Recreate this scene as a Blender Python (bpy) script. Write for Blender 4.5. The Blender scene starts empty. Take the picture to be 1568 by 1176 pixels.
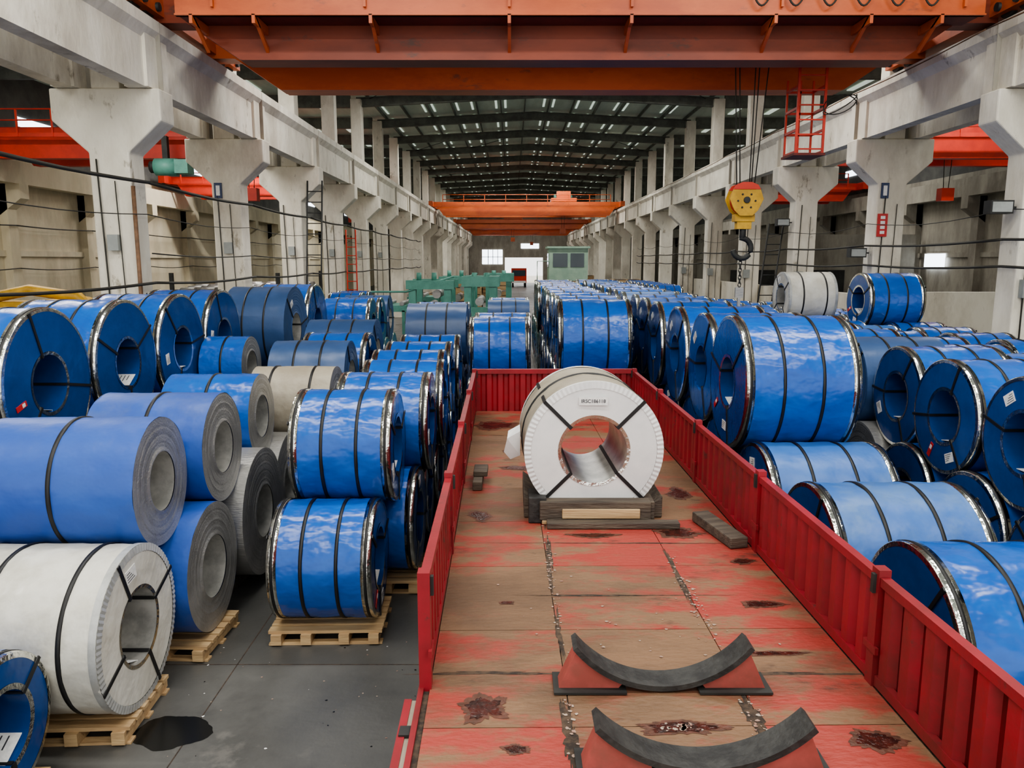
import bpy, math, random
from mathutils import Vector, Matrix, noise
random.seed(7)
S=bpy.context.scene
COL=S.collection
try:
    S.view_settings.look='AgX - Medium High Contrast'
except Exception as ex_: print(ex_)

# ------------------------------------------------------------ materials
def mat(name,c1,c2=None,scale=3.0,rough=.6,metal=0.0,bump=0.0,bscale=None,stretch=(1,1,1),lo=.4,hi=.6,c3=None,emit=0,detail=6,coat=0,spec=.5,bdist=.02,bdetail=3,lo3=.5,hi3=.66,rough2=None,c4=None,lo4=.60,hi4=.68,sc4=1.9):
    m=bpy.data.materials.new(name); m.use_nodes=True
    nt=m.node_tree; N=nt.nodes; L=nt.links
    p=N['Principled BSDF']
    p.inputs['Roughness'].default_value=rough
    p.inputs['Metallic'].default_value=metal
    p.inputs['Base Color'].default_value=(*c1,1)
    p.inputs['Coat Weight'].default_value=coat
    p.inputs['Coat Roughness'].default_value=.08
    p.inputs['Specular IOR Level'].default_value=spec
    tc=N.new('ShaderNodeTexCoord'); mp=N.new('ShaderNodeMapping')
    mp.inputs['Scale'].default_value=stretch
    oi=N.new('ShaderNodeObjectInfo')
    ad=N.new('ShaderNodeVectorMath'); ad.operation='ADD'
    mu=N.new('ShaderNodeMath'); mu.operation='MULTIPLY'; mu.inputs[1].default_value=37.0
    L.new(oi.outputs['Random'],mu.inputs[0])
    L.new(tc.outputs['Object'],ad.inputs[0]); L.new(mu.outputs[0],ad.inputs[1])
    L.new(ad.outputs[0],mp.inputs['Vector'])
    if c2 is not None:
        n=N.new('ShaderNodeTexNoise'); n.inputs['Scale'].default_value=scale; n.inputs['Detail'].default_value=detail; n.inputs['Roughness'].default_value=.65
        L.new(mp.outputs[0],n.inputs['Vector'])
        r=N.new('ShaderNodeValToRGB'); r.color_ramp.elements[0].position=lo; r.color_ramp.elements[1].position=hi
        r.color_ramp.elements[0].color=(*c1,1); r.color_ramp.elements[1].color=(*c2,1)
        L.new(n.outputs['Fac'],r.inputs['Fac'])
        out=r.outputs['Color']
        for (cc,sc,l_,h_) in ((c3,.35,lo3,hi3),(c4,sc4,lo4,hi4)):
            if cc is None: continue
            n2=N.new('ShaderNodeTexNoise'); n2.inputs['Scale'].default_value=scale*sc; n2.inputs['Detail'].default_value=8; n2.inputs['Roughness'].default_value=.7
            L.new(mp.outputs[0],n2.inputs['Vector'])
            r2=N.new('ShaderNodeValToRGB'); r2.color_ramp.elements[0].position=l_; r2.color_ramp.elements[1].position=h_
            L.new(n2.outputs['Fac'],r2.inputs['Fac'])
            mx=N.new('ShaderNodeMix'); mx.data_type='RGBA'
            L.new(r2.outputs['Color'],mx.inputs['Factor']); L.new(out,mx.inputs['A']); mx.inputs['B'].default_value=(*cc,1)
            out=mx.outputs['Result']
        L.new(out,p.inputs['Base Color'])
        if rough2 is not None:
            mr=N.new('ShaderNodeMapRange'); mr.inputs['From Min'].default_value=.35; mr.inputs['From Max'].default_value=.65
            mr.inputs['To Min'].default_value=rough; mr.inputs['To Max'].default_value=rough2
            L.new(n.outputs['Fac'],mr.inputs['Value']); L.new(mr.outputs[0],p.inputs['Roughness'])
    if bump>0:
        nb=N.new('ShaderNodeTexNoise'); nb.inputs['Scale'].default_value=bscale or scale*3; nb.inputs['Detail'].default_value=bdetail
        L.new(mp.outputs[0],nb.inputs['Vector'])
        b=N.new('ShaderNodeBump'); b.inputs['Strength'].default_value=bump; b.inputs['Distance'].default_value=bdist
        L.new(nb.outputs['Fac'],b.inputs['Height']); L.new(b.outputs[0],p.inputs['Normal'])
    if emit>0:
        p.inputs['Emission Color'].default_value=(*c1,1); p.inputs['Emission Strength'].default_value=emit
    return m

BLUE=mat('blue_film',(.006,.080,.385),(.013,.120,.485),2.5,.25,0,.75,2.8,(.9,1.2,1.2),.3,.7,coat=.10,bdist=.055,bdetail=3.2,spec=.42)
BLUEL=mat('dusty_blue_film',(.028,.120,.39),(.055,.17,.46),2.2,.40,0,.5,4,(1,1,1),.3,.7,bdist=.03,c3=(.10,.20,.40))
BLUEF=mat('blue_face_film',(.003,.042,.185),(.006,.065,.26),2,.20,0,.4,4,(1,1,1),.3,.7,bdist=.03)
BLUEG=mat('violet_blue_film',(.022,.075,.35),(.035,.112,.42),1.2,.42,0,.5,4,(1,1,1),.3,.7,c3=(.08,.13,.33),bdist=.03)
SLATE=mat('slate_blue_film',(.03,.07,.17),(.045,.10,.24),1.2,.38,0,.4,4,(1,1,1),.3,.7)
SILV=mat('galvanised_band',(.82,.82,.78),(.58,.58,.53),14,.16,1.0,.3,20)
BLK=mat('black_steel_strap',(.012,.012,.013),None,rough=.45)
STEEL=mat('coil_edge_steel',(.44,.435,.42),(.34,.335,.32),3,.36,.6,.4,60,(.2,1,1))
STEELD=mat('steel_bore',(.66,.65,.62),(.46,.46,.44),5,.28,.65)
WHT=mat('white_wrap',(.68,.67,.61),(.56,.54,.47),2.5,.34,0,.7,5,(1,1,1),.35,.65,bdist=.03,c3=(.44,.42,.36))
WHTF=mat('white_face_board',(.76,.76,.75),(.67,.68,.68),2,.42,0,.1,6)
CRIMP=mat('crimped_edge_board',(.52,.53,.52),(.42,.43,.42),8,.36,.3)
PAP=mat('kraft_paper_wrap',(.31,.27,.205),(.38,.34,.265),2.5,.5,0,.6,5,bdist=.03)
LAB=mat('label_paper',(.82,.82,.80),(.7,.7,.7),30,.6)
INK=mat('label_ink',(.05,.05,.06),rough=.6)
CONC=mat('whitewashed_concrete',(.79,.75,.65),(.67,.625,.525),1.3,.85,0,.5,9,(1,1,.45),.42,.62,c3=(.52,.475,.395),c4=(.36,.32,.25))
CONCG=mat('grey_concrete',(.38,.355,.30),(.28,.26,.22),1.2,.88,0,.5,9,(1,1,.4),.4,.62,c3=(.21,.19,.16))
WALLC=mat('cream_wall_plaster',(.70,.63,.48),(.60,.53,.38),.6,.9,0,.4,6,(1,1,.4),.4,.62,c3=(.44,.39,.28))
WALLD=mat('dark_wall',(.13,.13,.12),(.08,.08,.08),.6,.9)
FLOOR=mat('floor_concrete',(.085,.085,.081),(.125,.123,.115),.9,.32,0,.15,14,(1,1,1),.35,.7,c3=(.060,.059,.057),rough2=.5,c4=(.145,.14,.13))
ORG=mat('orange_crane_paint',(.64,.145,.042),(.52,.105,.032),1.2,.42,0,.1,8,(.4,1,1),c3=(.40,.075,.03),c4=(.28,.09,.05))
ORGD=mat('grimy_shaded_orange_paint',(.30,.062,.028),(.22,.045,.022),1.2,.5,0,.1,8,(.4,1,1),c3=(.14,.035,.02),c4=(.12,.05,.035))  # darker copy of the crane paint: grime plus walkway shade in the colour
RED=mat('red_crane_paint',(.60,.045,.022),(.46,.035,.02),1.2,.5)
DRED=mat('dark_red_steel',(.20,.03,.02),(.13,.02,.015),1.2,.6)
TRK=mat('trailer_red_paint',(.31,.020,.030),(.235,.018,.024),2.5,.42,0,.1,10,c3=(.15,.022,.022),c4=(.10,.032,.027))
def bedmat(name,lo,hi,lo3,hi3):
    return mat(name,(.33,.048,.036),(.205,.118,.066),1.7,.50,0,.5,22,(.7,1.4,1),lo,hi,c3=(.125,.074,.043),detail=12,lo3=lo3,hi3=hi3,rough2=.70,c4=(.055,.033,.023),lo4=.60,hi4=.70,sc4=1.25)
BEDR=bedmat('worn_red_bed',.50,.60,.55,.66)
BEDM=bedmat('worn_mixed_bed',.44,.53,.48,.62)
BEDB=bedmat('worn_brown_bed',.36,.48,.44,.62)
BEDU=mat('bed_seam_dirt',(.03,.022,.018),(.09,.06,.04),20,.9)
RUST=mat('oily_rust_stain',(.022,.009,.007),(.075,.016,.011),14,.25,0,.6,30)
OILB=mat('dark_bed_stain',(.075,.036,.023),(.13,.05,.033),16,.5,0,.5,30)
FLAKE=mat('chipped_paint',(.42,.35,.28),(.3,.16,.12),20,.8)
OIL=mat('floor_oil',(.012,.012,.011),None,rough=.22)
WOOD=mat('pine_pallet',(.56,.40,.22),(.42,.28,.15),4,.7,0,.3,20,(.3,3,3))
WOODD=mat('old_timber',(.13,.105,.08),(.07,.055,.045),5,.8,0,.6,25,(.4,3,3))
RUB=mat('rubber',(.022,.022,.022),(.045,.045,.043),8,.6,0,.3,30)
DARK=mat('dark_steel',(.035,.037,.034),(.02,.02,.02),2,.6)
RAFT=mat('rafter_grey_steel',(.16,.17,.145),(.10,.105,.09),2,.7)
ROOF=mat('roof_sheet',(.42,.48,.40),(.32,.37,.30),.8,.7,0,0,None,(1,.2,1),emit=.045)  # faint glow added to lift the unlit ceiling
SKY_L=mat('skylight_panel',(.72,.82,.72),rough=.5,emit=.62)
WIN=mat('window_daylight',(.85,.92,1.0),rough=.3,emit=4.0)
TEAL=mat('teal_machine_paint',(.14,.38,.31),(.10,.30,.24),2,.45)
YEL=mat('yellow_paint',(.62,.36,.03),(.45,.25,.02),3,.5)
CABLE=mat('cable_black',(.03,.028,.022),None,rough=.6)
GLS=mat('cab_glass',(.03,.05,.06),None,rough=.1)
REDSIGN=mat('red_sign',(.5,.03,.03),None,rough=.5)
SADR=mat('faded_red_paint',(.42,.10,.085),(.32,.08,.065),5,.6,c3=(.22,.09,.07))
PG=mat('pale_green_paint',(.36,.50,.38),(.28,.42,.32),2,.5)
RPIPE=mat('rusty_pipe',(.2,.11,.06),(.12,.07,.04),6,.7)
GREYB=mat('grey_cabinet_paint',(.35,.37,.36),(.28,.3,.29),3,.5)

# ------------------------------------------------------------ mesh builder
class MB:
    def __init__(s): s.v=[];s.f=[];s.mi=[];s.sm=[];s.mats=[]
    def mid(s,m):
        if m not in s.mats: s.mats.append(m)
        return s.mats.index(m)
    def poly(s,pts,m,smooth=False):
        o=len(s.v); s.v+=[tuple(p) for p in pts]; s.f.append(tuple(range(o,o+len(pts)))); s.mi.append(s.mid(m)); s.sm.append(smooth)
    def box(s,x0,x1,y0,y1,z0,z1,m,M=None):
        P=[(x0,y0,z0),(x1,y0,z0),(x1,y1,z0),(x0,y1,z0),(x0,y0,z1),(x1,y0,z1),(x1,y1,z1),(x0,y1,z1)]
        if M is not None: P=[tuple(M@Vector(p)) for p in P]
        o=len(s.v); s.v+=P
        for q in [(0,3,2,1),(4,5,6,7),(0,1,5,4),(1,2,6,5),(2,3,7,6),(3,0,4,7)]:
            s.f.append(tuple(o+i for i in q)); s.mi.append(s.mid(m)); s.sm.append(False)
    def prism(s,pts,a,b,m,axis='Y'):
        def P(p,t):
            if axis=='Y': return (p[0],t,p[1])
            if axis=='X': return (t,p[0],p[1])
            return (p[0],p[1],t)
        n=len(pts); o=len(s.v)
        s.v+=[P(p,a) for p in pts]+[P(p,b) for p in pts]
        k=s.mid(m)
        s.f.append(tuple(range(o,o+n))); s.f.append(tuple(range(o+2*n-1,o+n-1,-1)))
        s.mi+=[k,k]; s.sm+=[False,False]
        for i in range(n):
            j=(i+1)%n
            s.f.append((o+i,o+n+i,o+n+j,o+j)); s.mi.append(k); s.sm.append(False)
    def lathe(s,pts,m,N=64,disp=0,seed=0,alt=0):
        o=len(s.v); k=s.mid(m)
        for (x,r) in pts:
            for i in range(N):
                t=2*math.pi*i/N; rr=r; xx=x
                if disp:
                    rr+=disp*noise.noise(Vector((x*5+seed*7.3,math.cos(t)*2.6*r*2,math.sin(t)*2.6*r*2)))
                    rr+=disp*.5*noise.noise(Vector((x*11+seed*3.3,math.cos(t)*11*r,math.sin(t)*11*r)))
                if alt and i%2: xx+=alt
                s.v.append((xx,rr*math.cos(t),rr*math.sin(t)))
        for a in range(len(pts)-1):
            for i in range(N):
                j=(i+1)%N
                s.f.append((o+a*N+i,o+a*N+j,o+(a+1)*N+j,o+(a+1)*N+i)); s.mi.append(k); s.sm.append(not alt)
    def tube(s,path,r,m,n=8,closed=False):
        path=[Vector(p) for p in path]; o=len(s.v); k=s.mid(m); cnt=len(path)
        for i,p in enumerate(path):
            a=path[max(i-1,0)]; b=path[min(i+1,cnt-1)]
            if closed: a=path[i-1]; b=path[(i+1)%cnt]
            d=(b-a).normalized()
            up=Vector((0,0,1)) if abs(d.z)<.95 else Vector((1,0,0))
            e=d.cross(up).normalized(); g=e.cross(d)
            for q in range(n):
                t=2*math.pi*q/n; s.v.append(tuple(p+e*math.cos(t)*r+g*math.sin(t)*r))
        for i in range(cnt if closed else cnt-1):
            i2=(i+1)%cnt
            for q in range(n):
                q2=(q+1)%n
                s.f.append((o+i*n+q,o+i*n+q2,o+i2*n+q2,o+i2*n+q)); s.mi.append(k); s.sm.append(True)
        if not closed:
            s.f.append(tuple(o+q for q in range(n))); s.f.append(tuple(o+(cnt-1)*n+q for q in range(n-1,-1,-1)))
            s.mi+=[k,k]; s.sm+=[False,False]
    def cyl(s,a,b,r,m,n=20): s.tube([a,b],r,m,n)
    def mesh(s,name):
        me=bpy.data.meshes.new(name); me.from_pydata(s.v,[],s.f); me.update()
        for m in s.mats: me.materials.append(m)
        me.polygons.foreach_set('material_index',s.mi); me.polygons.foreach_set('use_smooth',s.sm)
        return me
    def obj(s,name,loc=(0,0,0),rot=(0,0,0),parent=None,bevel=0):
        me=s.mesh(name)
        import bmesh
        bm=bmesh.new(); bm.from_mesh(me); bmesh.ops.recalc_face_normals(bm,faces=bm.faces); bm.to_mesh(me); bm.free()
        ob=bpy.data.objects.new(name,me); COL.objects.link(ob); ob.location=loc; ob.rotation_euler=rot
        if parent: ob.parent=parent
        if bevel:
            b=ob.modifiers.new('bevel','BEVEL'); b.width=bevel; b.segments=2; b.limit_method='ANGLE'
        return ob
def empty(name,loc=(0,0,0),rot=(0,0,0)):
    e=bpy.data.objects.new(name,None); COL.objects.link(e); e.location=loc; e.rotation_euler=rot; return e

# ------------------------------------------------------------ coils
cache={}
def coil_mesh(kind,R,w,seed):
    key=(kind,round(R,2),round(w,2),seed)
    if key in cache: return cache[key]
    mb=MB(); e=w/2; b=.30 if R>.57 else .26
    if R>.8: b=.32
    N=80
    body={'film':BLUE,'dusty':BLUEL,'bare':BLUEG,'bareb':BLUE,'slate':SLATE,'white':WHT,'paper':PAP,'gray':STEEL,'truck':PAP}[kind]
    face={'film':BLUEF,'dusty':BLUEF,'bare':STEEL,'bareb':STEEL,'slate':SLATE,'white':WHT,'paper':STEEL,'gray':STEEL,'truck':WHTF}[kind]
    banded=kind in('film','dusty')
    crimp=kind in('white','truck')
    if banded:
        in_=e-.095
        K=20
        mb.lathe([(-in_+2*in_*i/K,R) for i in range(K+1)],body,N,.011,seed)
        for s in(-1,1):
            mb.lathe([(s*in_,R-.006),(s*in_,R+.006),(s*(e-.004),R+.004),(s*e,R-.004)],SILV,N)
            mb.lathe([(s*(e-.064),R+.004),(s*(e-.064),R+.010),(s*(e-.036),R+.010),(s*(e-.036),R+.004)],BLK,N)
            mb.lathe([(s*e,R-.004),(s*(e+.004),R-.04)],SILV,N)
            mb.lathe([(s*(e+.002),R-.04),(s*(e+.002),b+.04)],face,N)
            mb.lathe([(s*(e+.006),b+.04),(s*(e+.002),b)],SILV,N)
    else:
        K=14
        mb.lathe([(-e+2*e*i/K,R) for i in range(K+1)],body,N,.010 if kind!='gray' else 0,seed)
        for s in(-1,1):
            if crimp:
                mb.lathe([(s*(e-.06),R+.005),(s*(e-.002),R+.006)],CRIMP if kind=='white' else WHTF,N)
                mb.lathe([(s*e,R+.006),(s*(e+.006),R-.055)],WHTF if kind=='truck' else CRIMP,180,alt=s*.006)
                mb.lathe([(s*(e+.004),R-.055),(s*(e+.004),b)],face,N)
                mb.lathe([(s*(e+.008),b+.03),(s*(e+.004),b)],SILV,N)
            else:
                pts=[(s*e,R)]; r=R; kk=0
                while r>b+.05:
                    off=.003*noise.noise(Vector((r*23,seed*3.1,s)))+.0008*(kk%2)
                    pts.append((s*(e+off),r-.004)); r-=.018; kk+=1; pts.append((s*(e+off),r))
                pts+=[(s*e,b+.03),(s*(e+.010),b+.02),(s*(e+.010),b)]
                mb.lathe(pts,face,N)
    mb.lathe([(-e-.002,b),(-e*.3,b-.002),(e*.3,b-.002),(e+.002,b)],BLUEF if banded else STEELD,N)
    sx=[-w*.17,w*.17] if banded or kind in('slate',) else ([0.0] if kind!='white' else [-w*.2,w*.28])
    if kind=='paper': sx=[-w*.25,w*.25]
    if kind=='gray': sx=[0]
    for x in sx: mb.lathe([(x-.016,R-.012),(x-.016,R+.011),(x+.016,R+.011),(x+.016,R-.012)],BLK,N)
    if kind not in('gray','paper','bare','bareb'):
        nr=4 if kind in('white','truck') else 3
        for i in range(nr):
            t=math.pi/4+i*2*math.pi/nr
            Mx=Matrix.Rotation(t,4,'X')
            for s in(-1,1):
                x0,x1=sorted((s*(e+.004),s*(e+.014)))
                mb.box(x0,x1,-.016,.016,b-.006,R+.008,BLK,Mx)
                x0,x1=sorted((s*(e-.30),s*(e+.014)))
                if kind=='truck': mb.box(x0,x1,-.016,.016,R+.002,R+.014,BLK,Mx)
            mb.box(-e,e,-.016,.016,b-.01,b-.003,BLK,Mx)
    if kind in('film','slate','white','dusty'):
        for s in(-1,1):
            Mx=Matrix.Rotation(s*(.55+1.3*seed),4,'X')
            x0,x1=sorted((s*(e+.004),s*(e+.009)))
            c=(b+R)/2
            mb.box(x0,x1,-.08,.08,c-.055,c+.055,LAB,Mx)
            x0,x1=sorted((s*(e+.009),s*(e+.0105)))
            for k in range(4): mb.box(x0,x1,-.065,.05-.02*k,c-.04+.022*k,c-.034+.022*k,INK,Mx)
            if seed==2:
                M2=Matrix.Rotation(s*2.3,4,'X')
                x0,x1=sorted((s*(e+.006),s*(e+.012)))
                mb.box(x0,x1,-.03,.03,c-.09,c+.09,REDSIGN,M2); x0,x1=sorted((s*(e+.012),s*(e+.014))); mb.box(x0,x1,-.02,.02,c-.06,c-.01,LAB,M2)
            M3=Matrix.Rotation(math.pi+.12*seed,4,'X')
            x0,x1=sorted((s*(e-.32),s*(e-.04)))
            mb.box(x0,x1,-.12,.12,b-.026,b-.022,LAB,M3)
            for k in range(4):
                xa,xb=sorted((s*(e-.27+.05*k),s*(e-.26+.05*k))); mb.box(xa,xb,-.09,.07-.02*k,b-.028,b-.026,INK,M3)
    me=mb.mesh('steel_coil'); cache[key]=me; return me
def coil(kind,xc,y,z,R,w,seed=None,rot=None,rz=0,name='steel_coil'):
    if seed is None: seed=random.randint(0,2)
    ob=bpy.data.objects.new(name,coil_mesh(kind,R,w,seed)); COL.objects.link(ob)
    ob.location=(xc,y,z); ob.rotation_euler=(random.uniform(-.5,.5) if rot is None else rot,0,rz)
    return ob
def nest(y1,z1,R1,y2,z2,R2,R):
    a=R1+R+.012; b=R2+R+.012
    d=math.hypot(y2-y1,z2-z1); t=(a*a-b*b+d*d)/(2*d); h=math.sqrt(max(a*a-t*t,.0001))
    ux,uz=(y2-y1)/d,(z2-z1)/d
    return y1+ux*t-uz*h, z1+uz*t+ux*h
GZ=.155
def pyramid(lows,ups):
    for (k,x,y,R,w) in lows: coil(k,x,y,R+GZ,R,w,rz=random.uniform(-.015,.015))
    out={}
    for i,(k,x,R,w) in ups.items():
        a=lows[i]; b=lows[i+1]
        y,z=nest(a[2],a[3]+GZ,a[3],b[2],b[3]+GZ,b[3],R)
        coil(k,x,y,z,R,w,rz=random.uniform(-.015,.015)); out[i]=(y,z,R)
    return out
def rnd(base):
    r=random.random()
    return base if r<.88 else ('dusty' if r<.96 else 'slate')

lo=[('film',-1.83,7.43,.585,.98)]
for k in range(1,7): lo.append((rnd('film'),-1.58+random.uniform(-.05,.05),7.43+1.22*k,.59,1.08))
up={0:('film',-1.73,.59,1.02)}
for k in range(1,6): up[k]=('film',-1.5+random.uniform(-.08,.06),.59,1.08)
pyramid(lo,up)
lo=[('white',-3.62,5.80,.65,1.25),('bare',-3.5,7.12,.62,1.2),('gray',-3.42,8.50,.72,1.15),('gray',-3.5,9.95,.65,1.1),
    ('slate',-3.3,11.3,.65,1.2),('slate',-3.2,12.65,.65,1.2),('film',-3.2,14.0,.65,1.2),('film',-3.2,15.35,.65,1.2)]
up={1:('bare',-3.52,.55,1.15),2:('bareb',-3.62,.52,1.05),3:('paper',-3.0,.50,1.1),4:('slate',-3.1,.60,1.15),5:('film',-3.0,.6,1.1),6:('slate',-3.2,.66,1.25)}
pyramid(lo,up)
y,z=nest(5.80,.65+GZ,.65,7.12,.62+GZ,.62,.56); coil('bare',-3.74,y,z,.56,1.34,rz=.03)
coil('film',-3.87,4.62,.5+GZ,.5,1.1,seed=1,rot=.4)
lo=[]; up={}
for k in range(7): lo.append((rnd('film'),-5.75,7.6+1.76*k,.80,1.2))
for k in range(6): up[k]=('film' if k!=4 else 'slate',(-5.75 if k<4 else -4.95),.84,1.2)
pyramid(lo,up)
coil('bareb',-4.75,12.9,1.95,.5,.7); coil('gray',-4.78,12.4,.7+GZ,.65,.75); coil('gray',-4.78,13.78,.7+GZ,.65,.75)
lo=[('film',-.25,14.9+1.34*k,.65,1.2) for k in range(3)]
pyramid(lo,{0:('film',-.25,.65,1.2),1:('film',-.2,.65,1.2)})
lo=[('slate',-.1,22+1.34*k,.65,1.2) for k in range(3)]
pyramid(lo,{0:('slate',-.1,.65,1.2),1:('film',-.1,.65,1.2)})
lo=[('film',-1.75,17.1+1.4*k,.68,1.3) for k in range(3)]
pyramid(lo,{0:('slate',-1.7,.70,1.35),1:('film',-1.7,.68,1.3)})
lo=[('film',-4.3,19.6+1.4*k,.68,1.3) for k in range(4)]
pyramid(lo,{0:('film',-4.3,.7,1.3),1:('film',-4.3,.68,1.3),2:('slate',-4.3,.68,1.3)})
lo=[('film',1.52,14.1+1.54*k,.75,1.38) for k in range(12)]
o=pyramid(lo,{k:('film',1.52+random.uniform(-.05,.08),.76,1.38) for k in range(11)})
ys=[5.3,6.87,8.5]+[10.1+1.55*k for k in range(15)]
lo=[('film' if i in(0,) else ('dusty' if i<3 else 'film'),3.45 if i else 3.6,y,.75,1.38) for i,y in enumerate(ys)]
pyramid(lo,{k:('film' if k==2 else rnd('film'),3.28 if k==2 else 3.3+random.uniform(-.1,.1),.80 if k==2 else .76,1.30 if k==2 else 1.34) for k in range(2,len(ys)-1)})
lo=[(random.choice(['film','film','gray']) if k else 'film',5.55+random.uniform(-.08,.08),6.65+1.34*k,.65,1.2) for k in range(20)]
pyramid(lo,{k:('film' if k<3 else rnd('film'),5.6+random.uniform(-.08,.08),.655,1.22) for k in range(19)})
lo=[('film',7.25,9.0+1.24*k,.6,1.15) for k in range(16)]
o3=pyramid(lo,{k:(rnd('film'),7.25+random.uniform(-.1,.1),.6,1.15) for k in range(1,15)})
lo=[('film',8.75,11.0+1.24*k,.6,1.1) for k in range(13)]
o4=pyramid(lo,{k:('film',8.65+random.uniform(-.1,.1),.6,1.1) for k in range(1,12)})
y,z=nest(*o3[7],*o3[8],.6); coil('white',7.15,y,z,.6,1.15)
y,z=nest(*o4[4],*o4[5],.6); coil('film',8.3,y,z,.6,1.2)

def runners(xs,y0,y1):
    mb=MB()
    for x in xs:
        y=y0
        while y<y1:
            mb.box(x-.06,x+.06,y,min(y+2.4,y1),.002,GZ-.004,WOODD); y+=2.45
    mb.obj('timber_dunnage')
runners([-3.9,-3.2],8.0,16); runners([-6.1,-5.4],6.9,18.9); runners([-.55,.05],14.4,18.2); runners([-.4,.2],21.4,25.2)
runners([-2.1,-1.4],16.5,20.4); runners([-4.65,-3.95],19,24.4); runners([1.15,1.9],13.5,31.8); runners([3.1,3.85],4.7,32.3); runners([5.2,5.9],6.1,32.6)
runners([6.9,7.6],8.5,28); runners([8.4,9.1],10.5,26.2); runners([-1.9,-1.25],9.4,15.3)
def pallet(xc,yc,w,d,rz=0):
    mb=MB()
    nb=6
    for i in range(nb):
        y=-d/2+d*(i+.5)/nb
        mb.box(-w/2,w/2,y-d/nb*.38,y+d/nb*.38,.12,.15,WOOD)
    for x in [-w/2+.08,-w/6,w/6,w/2-.08]:
        mb.box(x-.05,x+.05,-d/2-.02,d/2+.02,.02,.12,WOOD)
    for y in(-d/2+.06,0,d/2-.06): mb.box(-w/2,w/2,y-.045,y+.045,.002,.02,WOOD)
    mb.obj('wooden_pallet',(xc,yc,0),(0,0,rz))
pallet(-1.83,7.4,1.1,.80,.03); pallet(-1.58,8.62,1.1,.9)
pallet(-3.62,5.8,1.3,.8,.05); pallet(-3.45,7.1,1.25,.8,-.04); pallet(-3.87,4.62,1.2,.7,.03)

# ------------------------------------------------------------ white coil on the trailer, its cradle
TC=coil('truck',.73,7.33,1.35+.65,.63,1.05,seed=0,rot=0,rz=math.pi/2+.03,name='white_wrapped_steel_coil')
mb=MB()
mb.box(-.13,.13,-.006,.0,-.036,.036,LAB)
lab=mb.obj('coil_label',(.73,6.788,2.0+.46))
try:
    fc=bpy.data.curves.new('label_print','FONT'); fc.body='IRSC186118'; fc.size=.044; fc.align_x='CENTER'; fc.align_y='CENTER'; fc.extrude=.0005; fc.offset=.0008
    fc.materials.append(INK)
    fo=bpy.data.objects.new('label_print',fc); COL.objects.link(fo); fo.parent=lab; fo.location=(0,-.0075,0); fo.rotation_euler=(math.pi/2,0,0)
except Exception as e_: print(e_)
mb=MB()
mb.poly([(-.01,0,.1),(-.13,-.04,.04),(-.16,.02,-.10),(-.1,.06,-.18),(-.01,.05,-.14)],WHTF); mb.poly([(-.01,.3,.1),(-.12,.2,.06),(-.13,-.04,.04),(-.01,0,.1)],WHTF)
mb.obj('torn_wrap_flap',(.085,6.9,2.06))
mb=MB()
mb.box(-.50,.50,-.14,.0,.04,.21,WOODD); mb.box(-.60,-.44,-.10,.2,0,.24,RUB); mb.box(.42,.54,-.10,.2,0,.2,WOODD)
mb.box(-.44,.74,-.26,-.15,.0,.055,WOODD); mb.box(-.3,.4,-.16,-.14,.06,.15,WOOD); mb.box(-.48,.5,-.14,0,0,.04,WOOD)
for s in(-1,1): mb.prism([(s*.64,0),(s*.34,0),(s*.64,.2)],.06,.95,WOODD)
mb.obj('timber_coil_cradle',(.75,6.79,1.354),bevel=.008)

# ------------------------------------------------------------ flatbed trailer
TR=empty('flatbed_trailer',(0,4,0),(0,0,math.radians(.8)))
TRM=(Matrix.Translation((0,4,0))@Matrix.Rotation(math.radians(.8),4,'Z')).inverted()
XL,XR=-.46,2.02; Y0,Y1=-3.2,8.0; BZ=1.35
mb=MB()
mb.box(XL-.03,XR+.03,Y0,Y1,BZ-.08,BZ-.012,BEDU)
mb.box(XL-.06,XL-.03,Y0,Y1,BZ-.2,BZ+.01,TRK); mb.box(XR+.03,XR+.06,Y0,Y1,BZ-.2,BZ+.01,TRK)
for x in(.3,1.25): mb.box(x-.07,x+.07,Y0,Y1,BZ-.45,BZ-.08,DARK)
for y in [Y0+.5+k*1.2 for k in range(9)]: mb.box(XL,XR,y-.05,y+.05,BZ-.2,BZ-.08,DARK)
mb.obj('chassis',parent=TR)
mb=MB()
y=Y1; rb=random.Random(5); row=0
pat=[(BEDM,BEDR,BEDM),(BEDB,BEDM,BEDM),(BEDB,BEDM,BEDR),(BEDM,BEDR,BEDB),(BEDB,BEDM,BEDM),(BEDM,BEDR,BEDR),(BEDB,BEDM,BEDR),(BEDM,BEDB,BEDM),(BEDR,BEDB,BEDR),(BEDR,BEDM,BEDM),(BEDM,BEDM,BEDR)]
while y>Y0:
    ya=max(y-1.05,Y0)
    for j,(a,b) in enumerate(((XL,.30),(.30,1.28),(1.28,XR))):
        mb.box(a+.003,b-.003,ya+.003,y-.003,BZ-.012,BZ,pat[row%len(pat)][j])
    y-=1.05; row+=1
mb.obj('bed_boards',parent=TR)
def side_panel(mb,x,s,y0,y1,h=.64):
    mb.box(x,x+s*.04,y0,y1,BZ+.01,BZ+.07,TRK); mb.box(x-s*.005,x+s*.05,y0,y1,BZ+h-.05,BZ+h,TRK)
    n=max(int((y1-y0)/.19),1); st=(y1-y0)/n
    pts=[]
    for i in range(n):
        a=y0+i*st
        pts+=[(a,x+s*.05),(a+st*.30,x+s*.05),(a+st*.45,x+s*.006),(a+st*.85,x+s*.006)]
    pts.append((y1,x+s*.05))
    for i in range(len(pts)-1):
        (ya,xa),(yb,xb)=pts[i],pts[i+1]
        mb.poly([(xa,ya,BZ+.06),(xb,yb,BZ+.06),(xb,yb,BZ+h-.04),(xa,ya,BZ+h-.04)],TRK)
    mb.box(x+s*.05,x+s*.055,y0,y1,BZ+.01,BZ+h-.02,TRK)
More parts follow.
